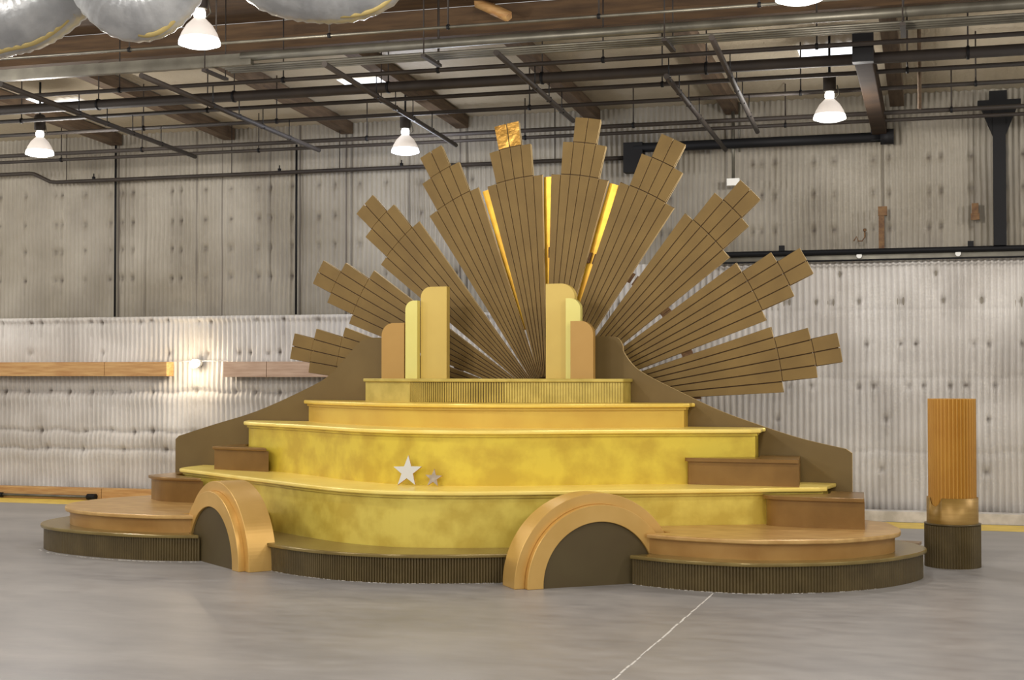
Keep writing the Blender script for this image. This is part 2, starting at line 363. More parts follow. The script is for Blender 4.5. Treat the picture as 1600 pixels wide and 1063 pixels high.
# girder across the rafters
g = thing('roof_girder', 'deep brown timber girder running across the top of the picture', 'girder', (-5, 12.6, 4.72))
MB().box(-12, 12, -.09, .09, 0, .12).build('lower_board', M['girder'], g)
MB().box(-12, 12, -.05, .07, .125, .27).build('upper_board', M['girder'], g)
br = MB().tube([(-3.95, 12.38, 4.98), (-3.62, 12.3, 4.80)], .05, 4).build('timber_brace', M['plank']); tag(br, 'short light orange timber brace under the brown girder', 'brace')

# heavy steel beam to the right, running towards the camera, and the cross beam on the wall
o = MB().box(-.07, .07, 12.15, 16.2, 4.20, 4.36); 
t = thing('steel_beam', 'thick dark steel beam coming forward from the wall above the right rays', 'beam', (-.54, 14.2, 4.2))
MB().box(-.075, .075, -1.95, 2.0, .0, .2).build('beam_body', M['beam'], t, bevel=.008)
MB().box(-.085, .085, -2.0, -1.9, -.01, .24).build('end_cleat', M['black'], t)
MB().box(-.09, .09, 1.86, 1.98, -.06, .06).build('foot_cleat', M['black'], t)
t = thing('wall_beam', 'black horizontal steel beam high on the wall, right of the sunburst top', 'beam', (-3.25, 16.1, 4.14))
MB().tube([(0, 0, .04), (2.78, 0, .04)], .055, 12).build('tube', M['black'], t)
MB().box(-.12, .1, -.05, .12, -.24, .1).build('bracket', M['black'], t)
MB().tube([(2.72, 0, .04), (2.86, 0, .04)], .085, 16).build('end_cap', M['black'], t)

# ---------------------------------------------------------------- overhead pipe grid (parallel to the wall)
def hang(mb, x, y, z0, z1, r=.006): mb.tube([(x, y, z0), (x, y, z1)], r, 6); return mb
def xpipe(name, label, Y, z, r, m, x0=-12.6, x1=3.0, hx=(), cat='pipe', hz=None):
    t = thing(name, label, cat, (x0, Y, z))
    MB().tube([(0, 0, 0), (x1 - x0, 0, 0)], r, 12).build('pipe', m, t)
    for h in hx:
        top = (zc(Y) - .02 if Y > 12.55 else 4.96) - z
        MB().tube([(h - x0, 0, r * .6), (h - x0, 0, top)], .007, 6).build('hanger_rod', M['steel'], t)
        MB().tube([(h - x0 - .012, 0, 0), (h - x0 + .012, 0, 0)], r + .008, 10).build('pipe_clamp', M['black'], t)
    return t
xpipe('overhead_pipe', 'thin dark pipe of the overhead grid just behind the grey conduit bundle', 12.03, 4.30, .020, M['steel'], hx=(-10.2, -7.4, -5.7, -4.2, -2.7, -.9))
xpipe('overhead_pipe', 'thickest dark brown pipe of the overhead grid', 12.62, 4.30, .050, M['steel'], hx=(-9.9, -8.0, -6.5, -4.9, -3.4, -1.9, .3))
xpipe('overhead_pipe', 'thin dark pipe right behind the thickest pipe of the grid', 13.2, 4.30, .021, M['steel'], hx=(-9.3, -7.1, -5.2, -2.4, -.2))
xpipe('overhead_pipe', 'thin dark pipe in the middle of the open ceiling bay', 13.98, 4.30, .021, M['steel'], hx=(-10.3, -8.3, -6.7, -3.9, -1.2, .4))
xpipe('overhead_pipe', 'dark pipe near the wall top, upper one of the close pair', 15.3, 4.30, .024, M['steel'], hx=(-9.1, -6.2, -3.1, .2))
xpipe('overhead_pipe', 'dark pipe near the wall top, lower one of the close pair', 15.58, 4.27, .020, M['steel'], hx=(-10.4, -7.7, -4.4, -1.5))
xpipe('overhead_pipe', 'thin bright pipe passing behind the large lamp, nearest to the camera', 10.55, 4.30, .012, M['galv'], hx=(-6.4, -5.6, -4.6, -3.6, -2.4, -1.2))
# the stepped sprinkler line on the wall
t = thing('sprinkler_line', 'dark sprinkler pipe along the upper wall, with a bend at the left', 'pipe', (-12.6, 16.15, 4.08))
MB().tube([(0, 0, .13), (1.35, 0, .13), (1.42, 0, .12), (1.66, 0, .01), (1.75, 0, 0), (9.35, 0, 0)], .024, 10).build('pipe', M['steel'], t)
for x in (2.3, 4.9, 6.5, 7.9):
    MB().tube([(x, 0, .0), (x, 0, .05)], .022, 8).tube([(x, 0, .05), (x, 0, .09)], .008, 8).build('sprinkler_head', M['black'], t)
for x in (1.9, 4.25, 5.7, 8.4):
    MB().tube([(x, 0, .02), (x, 0, .62)], .006, 6).build('hanger_rod', M['steel'], t)
# grey conduit bundle, nearest
t = thing('conduit_bundle', 'grey steel channel carrying several bright thin conduits across the ceiling', 'conduit', (-12.6, 11.2, 4.3))
MB().box(0, 7.0, -.03, .03, -.04, .06).build('channel', M['galv'], t)
MB().tube([(6.9, 0, .035), (17, 0, .035)], .040, 12).build('main_conduit', M['galv'], t)
for k in range(4):
    MB().tube([(6.7, .03 + k * .055, -.035 - .004 * k), (17, .03 + k * .055, -.035 - .004 * k)], .012, 8).build('conduit', M['galv'], t)
for x in (3.5, 6.6, 8.6, 10.6, 12.4):
    MB().box(x - .02, x + .02, -.12, .30, -.095, -.07).build('strut', M['steel'], t)
    MB().tube([(x, -.1, -.08), (x, -.1, .66)], .006, 6).tube([(x, .28, -.08), (x, .28, .66)], .006, 6).build('hanger_rod', M['steel'], t)
# tubes running towards the wall, laid on the grid
TB = [(-7.69, 10.61, -8.12, 14.81, 'first'), (-6.34, 10.64, -6.56, 14.77, 'second'), (-4.69, 10.66, -4.98, 14.86, 'third'), (-3.24, 10.65, -3.39, 13.75, 'fourth'), (-2.13, 11.9, -2.2, 16.0, 'fifth'), (-1.56, 10.61, -1.72, 14.91, 'sixth')]
for x0, y0, x1, y1, nm in TB:
    L = math.hypot(x1 - x0, y1 - y0); t = thing('grid_tube', 'dark tube slung below the pipe grid towards the wall, %s from the left' % nm, 'pipe', (x0, y0, 4.1), math.atan2(y1 - y0, x1 - x0), 'tubes under the pipe grid')
    MB().tube([(0, 0, 0), (L, 0, 0)], .024, 10).build('tube', M['steel'], t)
    for q in (12.03, 13.2, 13.9, 12.62):
        d = q - y0
        if 0 < d < L: MB().box(d - .012, d + .012, -.022, .022, -.022, .022).tube([(d, 0, .02), (d, 0, .19)], .005, 6).build('clamp', M['black'], t)

# vertical conduits on the wall
def vline(name, label, x, y, z0, z1, r, m, cat='pipe'):
    return tag(MB().tube([(0, 0, 0), (0, 0, z1 - z0)], r, 10).build(name, m, loc=(x, y, z0)), label, cat)
vline('wall_conduit', 'thin black vertical conduit on the wall, left of the bare bulb', -10.1, 16.34, 2.34, 4.62, .014, M['black'])
vline('wall_conduit', 'thin black vertical conduit on the wall above the leftmost sunburst rays', -7.56, 16.34, 2.34, 4.45, .014, M['black'])
t = thing('drop_pipe', 'grey vertical pipe pair dropping behind the tips of the right rays', 'pipe', (-2.14, 16.2, 3.80))
MB().tube([(0, 0, 0), (0, 0, .86)], .018, 8).build('pipe', M['galv'], t); MB().tube([(.07, 0, .3), (.07, 0, .86)], .012, 8).build('thin_pipe', M['galv'], t)
MB().box(-.07, .07, -.03, .03, -.08, 0).build('cap', M['pipewhite'], t)
vline('grid_drop_rod', 'thin brown vertical rod crossing the grid pipes, right of the white lamp', -.1, 13.6, 4.02, 4.8, .018, M['rafter'])
# right black pipe run, post
t = thing('wall_rail', 'black horizontal pipe run with a grey band on the right part of the wall', 'pipe', (-2.45, 16.25, 2.94))
MB().tube([(0, 0, .01), (6, 0, .01)], .030, 12).build('main_pipe', M['black'], t)
MB().tube([(-.1, 0, -.085), (6, 0, -.085)], .010, 8).build('thin_pipe', M['black'], t)
MB().box(-.1, 6, .04, .06, -.075, -.01).build('backing_band', M['galv'], t)
for x in (.84, 2.85): MB().box(x - .03, x + .03, -.03, .03, .035, .095).build('clip', M['black'], t)
for x in (1.68, 2.72): MB().tube([(x, .0, -.035), (x, .03, -.035)], .030, 12).build('white_cap', M['pipewhite'], t)
t = thing('steel_post', 'black steel post with a flared bracket head, right side of the wall', 'post', (.70, 16.25, 2.98))
MB().box(-.065, .065, -.05, .05, 0, 1.50).build('shaft', M['black'], t)
MB().slab([(-.20, 1.52), (-.065, 1.18), (.065, 1.18), (.20, 1.52)], -.04, .04).build('gusset', M['black'], t)
MB().box(-.22, .22, -.06, .06, 1.50, 1.56).box(-.1, .08, -.05, .05, 1.56, 1.66).build('head_plate', M['black'], t)
t = thing('wall_bracket', 'narrow rusty upright bracket standing on the right wall pipe', 'bracket', (-.53, 16.28, 2.98))
MB().box(-.03, .03, -.03, .03, 0, .36).build('upright', M['rust'], t); MB().box(-.035, .06, -.04, .03, .36, .46).build('top_block', M['rust'], t)
tag(MB().tube([(0, 0, 0), (.03, 0, .05), (.05, 0, .0), (.09, 0, .0), (.12, 0, .04), (.12, 0, .11)], .008, 6).tube([(.12, 0, .11), (.12, -.01, .13)], .018, 10).build('wall_hook', M['rust'], loc=(-.83, 16.3, 3.07)), 'small rusty hook with a curl of wire on the right wall', 'hook')
tag(MB().box(-.035, .035, -.015, .02, -.05, .06).box(-.045, .045, -.01, .02, -.12, -.05).build('rusty_plate', M['rust'], loc=(.45, 16.32, 3.39)), 'rust brown plate on the wall left of the black post', 'plate')

# ---------------------------------------------------------------- wood and kerb along the wall
def wbeam(name, label, x0, x1, z0, z1, y0, y1, m, cat='beam', joints=()):
    t = thing(name, label, cat, (x0, y0, z0))
    xs = [0] + [j - x0 for j in joints] + [x1 - x0]
    for a, b_ in zip(xs, xs[1:]): MB().box(a + .003, b_ - .003, 0, y1 - y0, 0, z1 - z0).build('board', m, t, bevel=.004)
    return t
wbeam('wall_timber', 'bright orange pine timber fixed along the left wall', -13.5, -9.22, 1.575, 1.755, 16.12, 16.3, M['plank'], joints=(-10.11,))
wbeam('wall_timber', 'pale dusty timber on the wall between bulb and lowest left ray', -8.44, -6.6, 1.565, 1.755, 16.12, 16.3, M['paleplank'], joints=(-7.85,))
wbeam('sole_plate', 'orange pine board at the foot of the left wall', -13.5, -3.6, .003, .15, 16.1, 16.25, M['plank'], cat='board', joints=(-10.13, -8.6, -6.2))
wbeam('wall_kerb', 'white painted kerb at the foot of the right wall', -3.55, 3.4, .003, .12, 16.12, 16.3, M['kerb'], cat='kerb', joints=(-1.5, .45))
t = thing('black_pipe', 'black pipe length lying before the foot of the left wall', 'pipe', (-11.9, 16.06, .045))
MB().tube([(0, 0, 0), (1.7, 0, 0)], .018, 10).build('pipe', M['galv'], t)
MB().tube([(.1, 0, 0), (.35, 0, 0)], .03, 10).build('coupling', M['black'], t); MB().tube([(1.6, 0, 0), (1.72, 0, 0)], .04, 10).build('end_fitting', M['black'], t)

# bare bulb
t = thing('bare_bulb_light', 'glowing bare bulb on the left wall between the two timbers', 'lamp', (-8.87, 16.2, 1.72))
MB().tube([(0, .1, .02), (0, .04, .02)], .05, 16).build('backplate', M['pipewhite'], t)
MB().tube([(0, .04, .02), (0, 0, .02)], .022, 12).build('socket', M['black'], t)
MB().lathe([(.004, -.045), (.036, -.035), (.052, 0), (.036, .04), (.015, .06)], 20, c=(0, -.03)).build('bulb', M['bulb'], t)
l = bpy.data.lights.new('bulb_light', 'POINT'); l.energy = 12; l.color = (1, .8, .55); l.shadow_soft_size = .05
o = bpy.data.objects.new('bulb_light', l); C.objects.link(o); o.location = (-8.87, 16.08, 1.72)
tag(MB().tube([(0, 0, 0), (.35, 0, 0), (.75, 0, .005)], .006, 6).build('power_cable', M['pipewhite'], loc=(-9.2, 16.28, 1.765)), 'white cable running along the wall behind the bare bulb', 'cable')

# ---------------------------------------------------------------- high-bay lamps
LB = ['large glowing high-bay lamp hanging by the silver ducts, top left', 'glowing high-bay lamp at the far left, small in the picture', 'cool white high-bay lamp left of the sunburst top',
      'glowing high-bay lamp on the right, below the ceiling glow', 'bright high-bay lamp cut off by the top edge, right of centre']
def make_lamp(i, x, y):
    t = thing('high_bay_lamp', LB[i], 'lamp', (x, y, LAMP_Z), 0, 'high-bay lamps of the hall')
    k = M['lensb'] if i == 2 else M['lens']
    MB().lathe([(.142, .055), (.130, .09), (.095, .15), (.060, .185), (.045, .20)], 40, cap=False).build('shade', M['shade'], t)
    MB().lathe([(.152, .010), (.151, .03), (.142, .055)], 40, cap=False).build('glowing_rim', k, t)
    MB().lathe([(.034, .198), (.044, .22), (.044, .25), (.034, .27)], 20).build('glowing_neck', k, t)
    MB().lathe([(.150, .010), (.10, -.008), (.02, -.016)], 40).build('lens', k, t)
    MB().lathe([(.05, .27), (.055, .275), (.05, .29)], 20).build('socket', M['galv'], t)
    MB().lathe([(.055, .275), (.06, .29), (.06, .43), (.04, .45)], 20).build('ballast_housing', M['steel'], t)
    MB().tube([(0, 0, .45), (0, 0, (zc(y) if y > 12.55 else 4.98) - LAMP_Z - .015)], .012, 8).build('stem', M['black'], t)
    MB().tube([(.05, 0, .2), (.09, 0, .24), (.07, 0, .33)], .006, 6).build('safety_wire', M['galv'], t)
    return t
for i, (x, y) in enumerate(SEEN): make_lamp(i, x, y)

# ---------------------------------------------------------------- foil ducts, top left
def duct(label, pts, r=.185, band=None):
    p = [tuple(q) for q in pts]; c = pts[0]
    P = [Vector(q) for q in p]; path = []
    for i in range(len(P) - 1):
        p0 = P[max(i - 1, 0)]; p1 = P[i]; p2 = P[i + 1]; p3 = P[min(i + 2, len(P) - 1)]
        for k in range(14):
            u = k / 14; path.append(.5 * ((2 * p1) + (p2 - p0) * u + (2 * p0 - 5 * p1 + 4 * p2 - p3) * u * u + (3 * p1 - p0 - 3 * p2 + p3) * u ** 3))
    path.append(P[-1]); o0 = Vector(c); path = [q - o0 for q in path]
    t = thing('foil_duct', label, 'duct', c, 0)
    n = len(path)
    MB().tube(path, r, 36, rf=lambda u: r * (1 + .022 * math.sin(u * 150))).build('duct_skin', M['foil'], t)
    side = [q + Vector((.05, -.05, -r * .93)) for q in path]
    MB().tube([q + Vector((.42 * r, -.2 * r, -r * .86)) for q in path], .016, 8).build('yellow_strip', M['foilband'], t)  # thin yellowish strip along the underside
    for u in (.1, .5, .9):
        q = path[int(u * (n - 1))]; MB().box(q.x - .012, q.x + .012, q.y - .002, q.y + .002, q.z + r * .95, 4.975 - o0.z).build('hanger_strap', M['galv'], t)
    return t
duct('silver foil duct reaching down to the left picture edge', [(-4.75, 5.9, 3.12), (-4.43, 5.96, 3.30), (-4.2, 6.02, 3.37), (-4.03, 6.07, 3.52), (-3.86, 6.1, 3.8)])
duct('short sagging silver foil duct left of the large lamp', [(-3.72, 5.72, 3.66), (-3.61, 5.74, 3.38), (-3.48, 5.78, 3.275), (-3.34, 5.82, 3.36), (-3.22, 5.84, 3.66)], .160)
duct('sagging silver foil duct right of the large lamp, at top edge', [(-3.3, 6.6, 3.9), (-3.21, 6.6, 3.64), (-2.97, 6.66, 3.56), (-2.72, 6.72, 3.60), (-2.5, 6.78, 3.85)])

# ================================================================ THE STAGE SET
z0, z1, z2, z3, z4 = .225, .675, 1.137, 1.346, 1.56
R1c = [(-3.17, .30), (-3.10, .08), (-2.9, -.05), (-2.5, -.27), (-2.0, -.57), (-1.5, -.86), (-1.2, -1.04), (-.85, -1.24), (-.45, -1.43), (0, -1.52),
       (.45, -1.43), (.85, -1.24), (1.2, -1.04), (1.5, -.86), (2.0, -.57), (2.5, -.27), (2.85, -.05), (3.12, .10)]
R1 = crv(R1c, 8) + [(3.09, .30)]
WY = .60
def step(name, label, front, za, zb, mr, mt, back=WY, lipx=.05, cat='platform', group=None, thick=.035, split=None):
    """platform whose front is the polyline FRONT (left to right) and whose back is straight"""
    cx = (front[0][0] + front[-1][0]) / 2; cy = back
    t = sthing(name, label, cat, cx, cy, za, group)
    f = shift(front, cx, cy)
    MB().prism(f + [(f[-1][0], 0), (f[0][0], 0)], 0, zb - za - thick, smooth=False).build('riser', mr, t)
    lip = offset(f, lipx); lip = [(lip[0][0] - .0, lip[0][1])] + lip[1:]
    b_ = MB().prism([(lip[0][0] - .02, 0)] + lip + [(lip[-1][0] + .02, 0)], zb - za - thick, zb - za)
    b_.build('tread', mt, t, bevel=.010)
    # cove moulding below the nosing
    c1 = offset(f, .018)
    MB().prism(c1 + f[::-1], zb - za - thick - .022, zb - za - thick - .001).build('cove_moulding', mr, t)
    return t
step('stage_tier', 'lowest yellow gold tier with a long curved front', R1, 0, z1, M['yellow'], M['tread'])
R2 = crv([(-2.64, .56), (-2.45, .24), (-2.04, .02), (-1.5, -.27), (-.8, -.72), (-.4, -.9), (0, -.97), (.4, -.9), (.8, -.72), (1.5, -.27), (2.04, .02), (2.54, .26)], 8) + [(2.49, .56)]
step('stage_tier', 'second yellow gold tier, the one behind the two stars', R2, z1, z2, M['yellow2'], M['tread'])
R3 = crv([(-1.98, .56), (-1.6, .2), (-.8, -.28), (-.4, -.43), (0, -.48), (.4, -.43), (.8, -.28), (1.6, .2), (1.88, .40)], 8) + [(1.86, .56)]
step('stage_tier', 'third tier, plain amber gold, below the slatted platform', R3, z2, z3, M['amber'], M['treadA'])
# top platform with slatted front
t = sthing('top_platform', 'narrow topmost platform with a slatted gold front', 'platform', .04, WY, z3)
R4a = crv([(-1.24, .36), (-.95, .24), (-.66, .14)], 8); R4b = crv([(-.66, .14), (-.3, .06), (.0, .04), (.32, .07)], 8); R4c = crv([(.32, .07), (.7, .14), (1.0, .24), (1.33, .38)], 8)
full = R4a + R4b[1:] + R4c[1:]
H4 = z4 - z3
MB().prism(shift(full + [(1.33, WY), (-1.24, WY)], .04, WY), 0, H4 - .03).build('body', M['slatgold'], t)
MB().prism(shift(offset(R4b, .003) + R4b[::-1], .04, WY), .001, H4 - .032).build('slat_gap_shade', M['slatback'], t)  # dark sheet added to deepen the shade between the slats
def slats(name, line, mm, pitch=.022):
    q = resample(line, pitch); mb = MB(); 
    for i in range(len(q) - 1):
        a, b_ = q[i], q[i + 1]; d = Vector((b_[0] - a[0], b_[1] - a[1])); L = d.length; d /= L; nn = Vector((d.y, -d.x))
        p = [Vector(a) + d * L * .18, Vector(a) + d * L * .82]
        pts = [p[0], p[0] + nn * .011, p[1] + nn * .011, p[1]]
        mb.prism([(v.x - .04, v.y - WY) for v in pts], .002, H4 - .035)
    return mb.build(name, mm, t)
M['slatd'] = mat('darker_slat_gold', (200, 176, 88), .32, .35, (168, 146, 66), 3)  # centre slats in a slightly darker gold than the right ones
slats('slat_panel', R4b, M['slatd'], .024)
slats('slat_panel', R4c, M['slatgold'], .024)
lip = offset(full, .03)
MB().prism(shift([(-1.26, WY)] + lip + [(1.35, WY)], .04, WY), H4 - .03, H4).build('tread', M['slatgold'], t, bevel=.006)

# arches -------------------------------------------------------------------
AR = {1: (1.745, -1.445), -1: (-1.70, -1.53)}
ANG = {1: math.radians(35), -1: math.radians(180 - 33)}
def make_arch(sg, label):
    cx, cy = AR[sg]; a = math.radians(44 if sg == 1 else -33)
    t = thing('stepped_arch', label, 'arch', W(cx, cy, 0), SA + a)
    # local frame: x along the face, -y = outward face normal
    def half(r, n=72, zc_=.02): return [(r * math.cos(PI * k / n), zc_ + r * math.sin(PI * k / n)) for k in range(n + 1)]
    def ring(ro, ri, ya, yb, name, mm):
        o_, i_ = half(ro), half(ri); o_ = [(ro, 0)] + o_ + [(-ro, 0)]; i_ = [(ri, 0)] + i_ + [(-ri, 0)]
        mb = MB(); n = len(o_); v = []
        for y in (ya, yb):
            v += [(x, y, z) for x, z in o_] + [(x, y, z) for x, z in i_]
        f = []; sm = []
        for k in range(n - 1):
            f += [(k, k + 1, n + k + 1, n + k), (2 * n + k, 3 * n + k, 3 * n + k + 1, 2 * n + k + 1), (k, 2 * n + k, 2 * n + k + 1, k + 1), (n + k, n + k + 1, 3 * n + k + 1, 3 * n + k)]
        f += [(0, n, 3 * n, 2 * n), (n - 1, 3 * n - 1, 4 * n - 1, 2 * n - 1)]
        mb.add(v, f, 0, False); ob = mb.build(name, mm, t, bevel=.0035, segs=1)
        for p in ob.data.polygons: p.use_smooth = False
        return ob
    ring(.592, .462, 0, .10, 'inner_ring', M['arch'])
    ring(.675, .592, .055, .30, 'outer_band', M['arch'])
    ip = half(.460); MB().slab([(.460, 0)] + ip + [(-.460, 0)], .02, .05).build('infill_panel', M['archdark'], t)
    MB().slab([(.590, 0)] + half(.590) + [(-.590, 0)], .11, .29).build('core', M['archdark'], t)
    return t
make_arch(1, 'stepped gold half-round arch at the centre, facing forward')
make_arch(-1, 'stepped gold half-round arch on the left, seen almost edge-on')
def archpt(sg, t, d):   # t along face towards the outside, d behind the face
    cx, cy = AR[sg]; a = math.radians(44 if sg == 1 else -33); ux, uy = math.cos(a), math.sin(a); 
    if sg == -1: t = -t
    return (cx + ux * t - uy * d, cy + uy * t + ux * d)

# central dark step between the arches (its back follows the first riser)
def r1sub(xa, xb, off=.004):
    p = [q for q in R1 if xa <= q[0] <= xb]; return offset(p, off)
front0 = crv([(-1.10, -1.66), (-.75, -1.83), (-.37, -1.95), (0, -1.98), (.3, -1.94), (.65, -1.80), (1.06, -1.58)], 10)
t = sthing('dark_step', 'low dark bronze fluted step between the two arches', 'platform', 0, -1.6, 0)
ins = offset(front0, -.035)
bk = r1sub(-1.52, 1.52)
aL = [archpt(-1, -.60, .32), archpt(-1, .1, .32)]; aR = [archpt(1, .1, .32), archpt(1, -.60, .32)]
fl = flute(resample(ins, .01), .022, .009)
MB().prism(shift(fl + [aR[1], aR[0]] + bk[::-1] + [aL[1], aL[0]], 0, -1.6), 0, z0 - .03).build('fluted_riser', M['olive'], t)
MB().prism(shift(front0 + [aR[1], aR[0]] + bk[::-1] + [aL[1], aL[0]], 0, -1.6), z0 - .03, z0).build('tread', M['olivetop'], t, bevel=.008)

# round side platforms
def side(sg, dfront, ofront, lab1, lab2):
    # dark lower
    FT = lambda q_: [archpt(sg, q_, -.005), archpt(sg, q_, .32), archpt(sg, .12, .32)]
    bk = r1sub(1.52, 3.0) if sg == 1 else r1sub(-3.0, -1.52)[::-1]
    def poly(fr, q_=.69):   # fr: from arch outwards round to the back
        end = [(sg * 3.35, .56)]
        return fr + end + [(sg * 3.20 if sg < 0 else 3.12, .56)] + bk[::-1] + FT(q_)[::-1]
    cx, cy = sg * 2.8, -.6
    t = sthing('round_platform', lab1, 'platform', cx, cy, 0)
    fr = crv(dfront, 10); 
    if sg == 1: ins = offset(fr, -.035)
    else: ins = offset(fr, .035)
    q = resample(ins, .012)
    fl = flute(q, .024, .007 * (1 if sg == 1 else -1))
    a0 = [archpt(sg, .47, -.005)]
    MB().prism(shift(poly(fl), cx, cy), 0, z0 - .03).build('fluted_riser', M['olive'], t)
    MB().prism(shift(poly(fr), cx, cy), z0 - .03, z0).build('tread', M['olivetop'], t, bevel=.008)
    t = sthing('round_platform', lab2, 'platform', cx, cy, z0)
    fr = crv(ofront, 10); ins = offset(fr, -.045 if sg == 1 else .045)
    MB().prism(shift(poly(ins, .655), cx, cy), 0, .12).build('riser', M['copper'], t)
    MB().prism(shift(poly(fr, .60), cx, cy), .12, .155).build('tread', M['ctop'], t, bevel=.009)
side(1, [(1.93, -1.30), (2.3, -1.42), (2.65, -1.45), (2.96, -1.40), (3.42, -1.13), (3.74, -.78), (3.93, -.35), (3.97, .0), (3.85, .3), (3.66, .5)],
     [(2.03, -1.20), (2.35, -1.28), (2.7, -1.30), (3.0, -1.25), (3.42, -1.02), (3.68, -.70), (3.80, -.40), (3.78, -.1), (3.70, .15), (3.6, .4)],
     'dark bronze fluted round platform at the right front', 'copper gold round platform on the right dark one')
side(-1, [(-1.88, -1.43), (-2.2, -1.53), (-2.52, -1.57), (-2.96, -1.54), (-3.43, -1.42), (-3.75, -1.22), (-3.95, -.92), (-4.02, -.55), (-3.98, -.2), (-3.85, .1), (-3.66, .4)],
     [(-1.98, -1.32), (-2.37, -1.44), (-2.9, -1.43), (-3.35, -1.28), (-3.62, -1.05), (-3.80, -.75), (-3.85, -.4), (-3.78, -.05), (-3.66, .2), (-3.55, .45)],
     'dark bronze fluted round platform at the far left', 'copper gold round platform on the left dark one')

rr = random.Random(9); mb = MB()
for line in (front0, crv([(1.93, -1.30), (2.3, -1.42), (2.65, -1.45), (2.96, -1.40), (3.42, -1.13), (3.74, -.78)], 10), crv([(-1.88, -1.43), (-2.2, -1.53), (-2.52, -1.57), (-2.96, -1.54), (-3.43, -1.42), (-3.75, -1.22)], 10)):
    for (x, y) in resample(offset(line, -.028), .018):
        if rr.random() < .5: continue
        a, b_ = rr.uniform(.004, .013), rr.uniform(.004, .014); p = [W(x - a, y - .002), W(x, y - b_), W(x + a, y), W(x, y + .006)]
        mb.prism([(q[0], q[1]) for q in p], 0, .002)
struct(mb.build('trim_3', M['caulk']))
# box steps ---------------------------------------------------------------
def boxstep(label, front, za, zb, back):
    cx = (front[0][0] + front[-1][0]) / 2; cy = front[0][1] 
    t = sthing('box_step', label, 'step', cx, cy, za)
    f = shift(front, cx, cy); bkp = shift(back, cx, cy)
    MB().prism(f + bkp, 0, zb - za - .03).build('riser', M['dcopper'], t)
    lip = offset(f, .03); lip = [(lip[0][0] - (.0), lip[0][1])] + lip[1:]
    MB().prism([ (lip[0][0], lip[0][1])] + lip[1:] + bkp, zb - za - .03, zb - za).build('tread', M['dcopper'], t, bevel=.008)
def sub(p, xa, xb, off): return offset([q for q in p if xa <= q[0] <= xb], off)
# on the copper platforms
zo = z0 + .155
fa = crv([(2.72, -.12), (2.76, -.24), (2.90, -.29), (3.15, -.30), (3.53, -.27)], 8)
boxstep('brown copper box step on the right round platform', fa, zo, zo + .245, [(3.43, .35), (3.16, .35)] + sub(R1, 2.72, 3.2, .075)[::-1])
fb = crv([(-3.36, -.10), (-3.2, -.24), (-3.0, -.30), (-2.62, -.30)], 8)
boxstep('brown copper box step on the left round platform', fb, zo, zo + .235, sub(R1, -3.25, -2.62, .075)[::-1] + [(-3.25, .40), (-3.36, .40)])
# on the first yellow tier
fc = crv([(2.02, -.03), (2.04, -.10), (2.12, -.14), (2.5, -.12)], 8)
fc = crv([(2.03, -.02), (2.10, -.03), (2.5, .0), (2.96, .02)], 8)
boxstep('brown copper box step on the lowest yellow tier, right side', fc, z1, z1 + .225, [(2.86, .57), (2.56, .57)] + sub(R2, 2.15, 2.56, .03)[::-1])
fd = crv([(-2.74, .06), (-2.55, .02), (-2.3, -.02), (-2.05, -.06)], 8)
boxstep('brown copper box step on the lowest yellow tier, left side', fd, z1, z1 + .225, sub(R2, -2.66, -2.1, .03)[::-1] + [(-2.74, .57)])

# wing panels ----------------------------------------------------------------
WL = [(-3.59, 0), (-3.59, .93), (-3.55, .965)] + crv([(-3.55, .965), (-3.15, 1.08), (-2.61, 1.23), (-2.1, 1.43), (-1.81, 1.57), (-1.63, 1.73), (-1.50, 1.86), (-1.42, 1.93), (-1.34, 1.955)], 5)[1:] + [(-1.14, 1.955), (-1.14, 0)]
WR = [(3.29, 0), (3.29, .93), (3.24, .965)] + crv([(3.24, .965), (2.85, 1.05), (2.46, 1.17), (2.12, 1.29), (1.77, 1.45), (1.48, 1.59), (1.35, 1.68), (1.26, 1.80), (1.25, 1.86), (1.20, 1.93), (1.10, 1.945)], 5)[1:] + [(.98, 1.945), (.98, 0)]
for P, lb in ((WL, 'matte bronze profile panel sweeping down to the left behind the tiers'), (WR, 'matte bronze profile panel sweeping down to the right behind the tiers')):
    cx = (P[0][0] + P[-1][0]) / 2
    t = sthing('profile_panel', lb, 'panel', cx, WY + .025, 0)
    MB().slab([(x - cx, z) for x, z in P], -.015, .015, 0, 1).build('face_panel', [M['wing'], M['fanedge']], t)
    s = 1 if cx > 0 else -1
    for x in (cx - .7, cx, cx + .7):
        MB().box(x - cx - .02, x - cx + .02, .016, .06, .0, .85 if abs(x) > 2.3 else 1.2).build('back_brace', M['plank'], t)

# pillars ----------------------------------------------------------------------
def pil(label, x0, x1, h, y, rad, side_, mm, d=.08):
    cx = (x0 + x1) / 2; w_ = (x1 - x0) / 2; n = 10
    pts = [(-w_, 0), (w_, 0)]
    if side_ == 1: pts += [(w_ - rad + rad * math.cos(PI / 2 * k / n), h - rad + rad * math.sin(PI / 2 * k / n)) for k in range(n + 1)] + [(-w_, h)]
    else: pts += [(w_, h)] + [(-w_ + rad - rad * math.sin(PI / 2 * k / n), h - rad + rad * math.cos(PI / 2 * k / n)) for k in range(n + 1)]
    t = sthing('stepped_pillar', label, 'pillar', cx, y, z4)
    MB().slab(pts, -d / 2, d / 2 - .012).build('face_block', mm, t)
    MB().slab([(x * .96, z) for x, z in pts], d / 2 - .011, d / 2).build('back_board', M['dcopper'], t)
    return t
pil('tall pale gold pillar, innermost on the left of the top platform', -.70, -.43, .865, .49, .10, -1, M['palegold'])
pil('narrow lemon gold pillar between tall and short ones, left group', -.83, -.705, .735, .42, .085, -1, M['lemon'], .07)
pil('short bronze gold pillar, outermost on the left of the top platform', -1.08, -.84, .525, .42, .12, -1, M['bronze'])
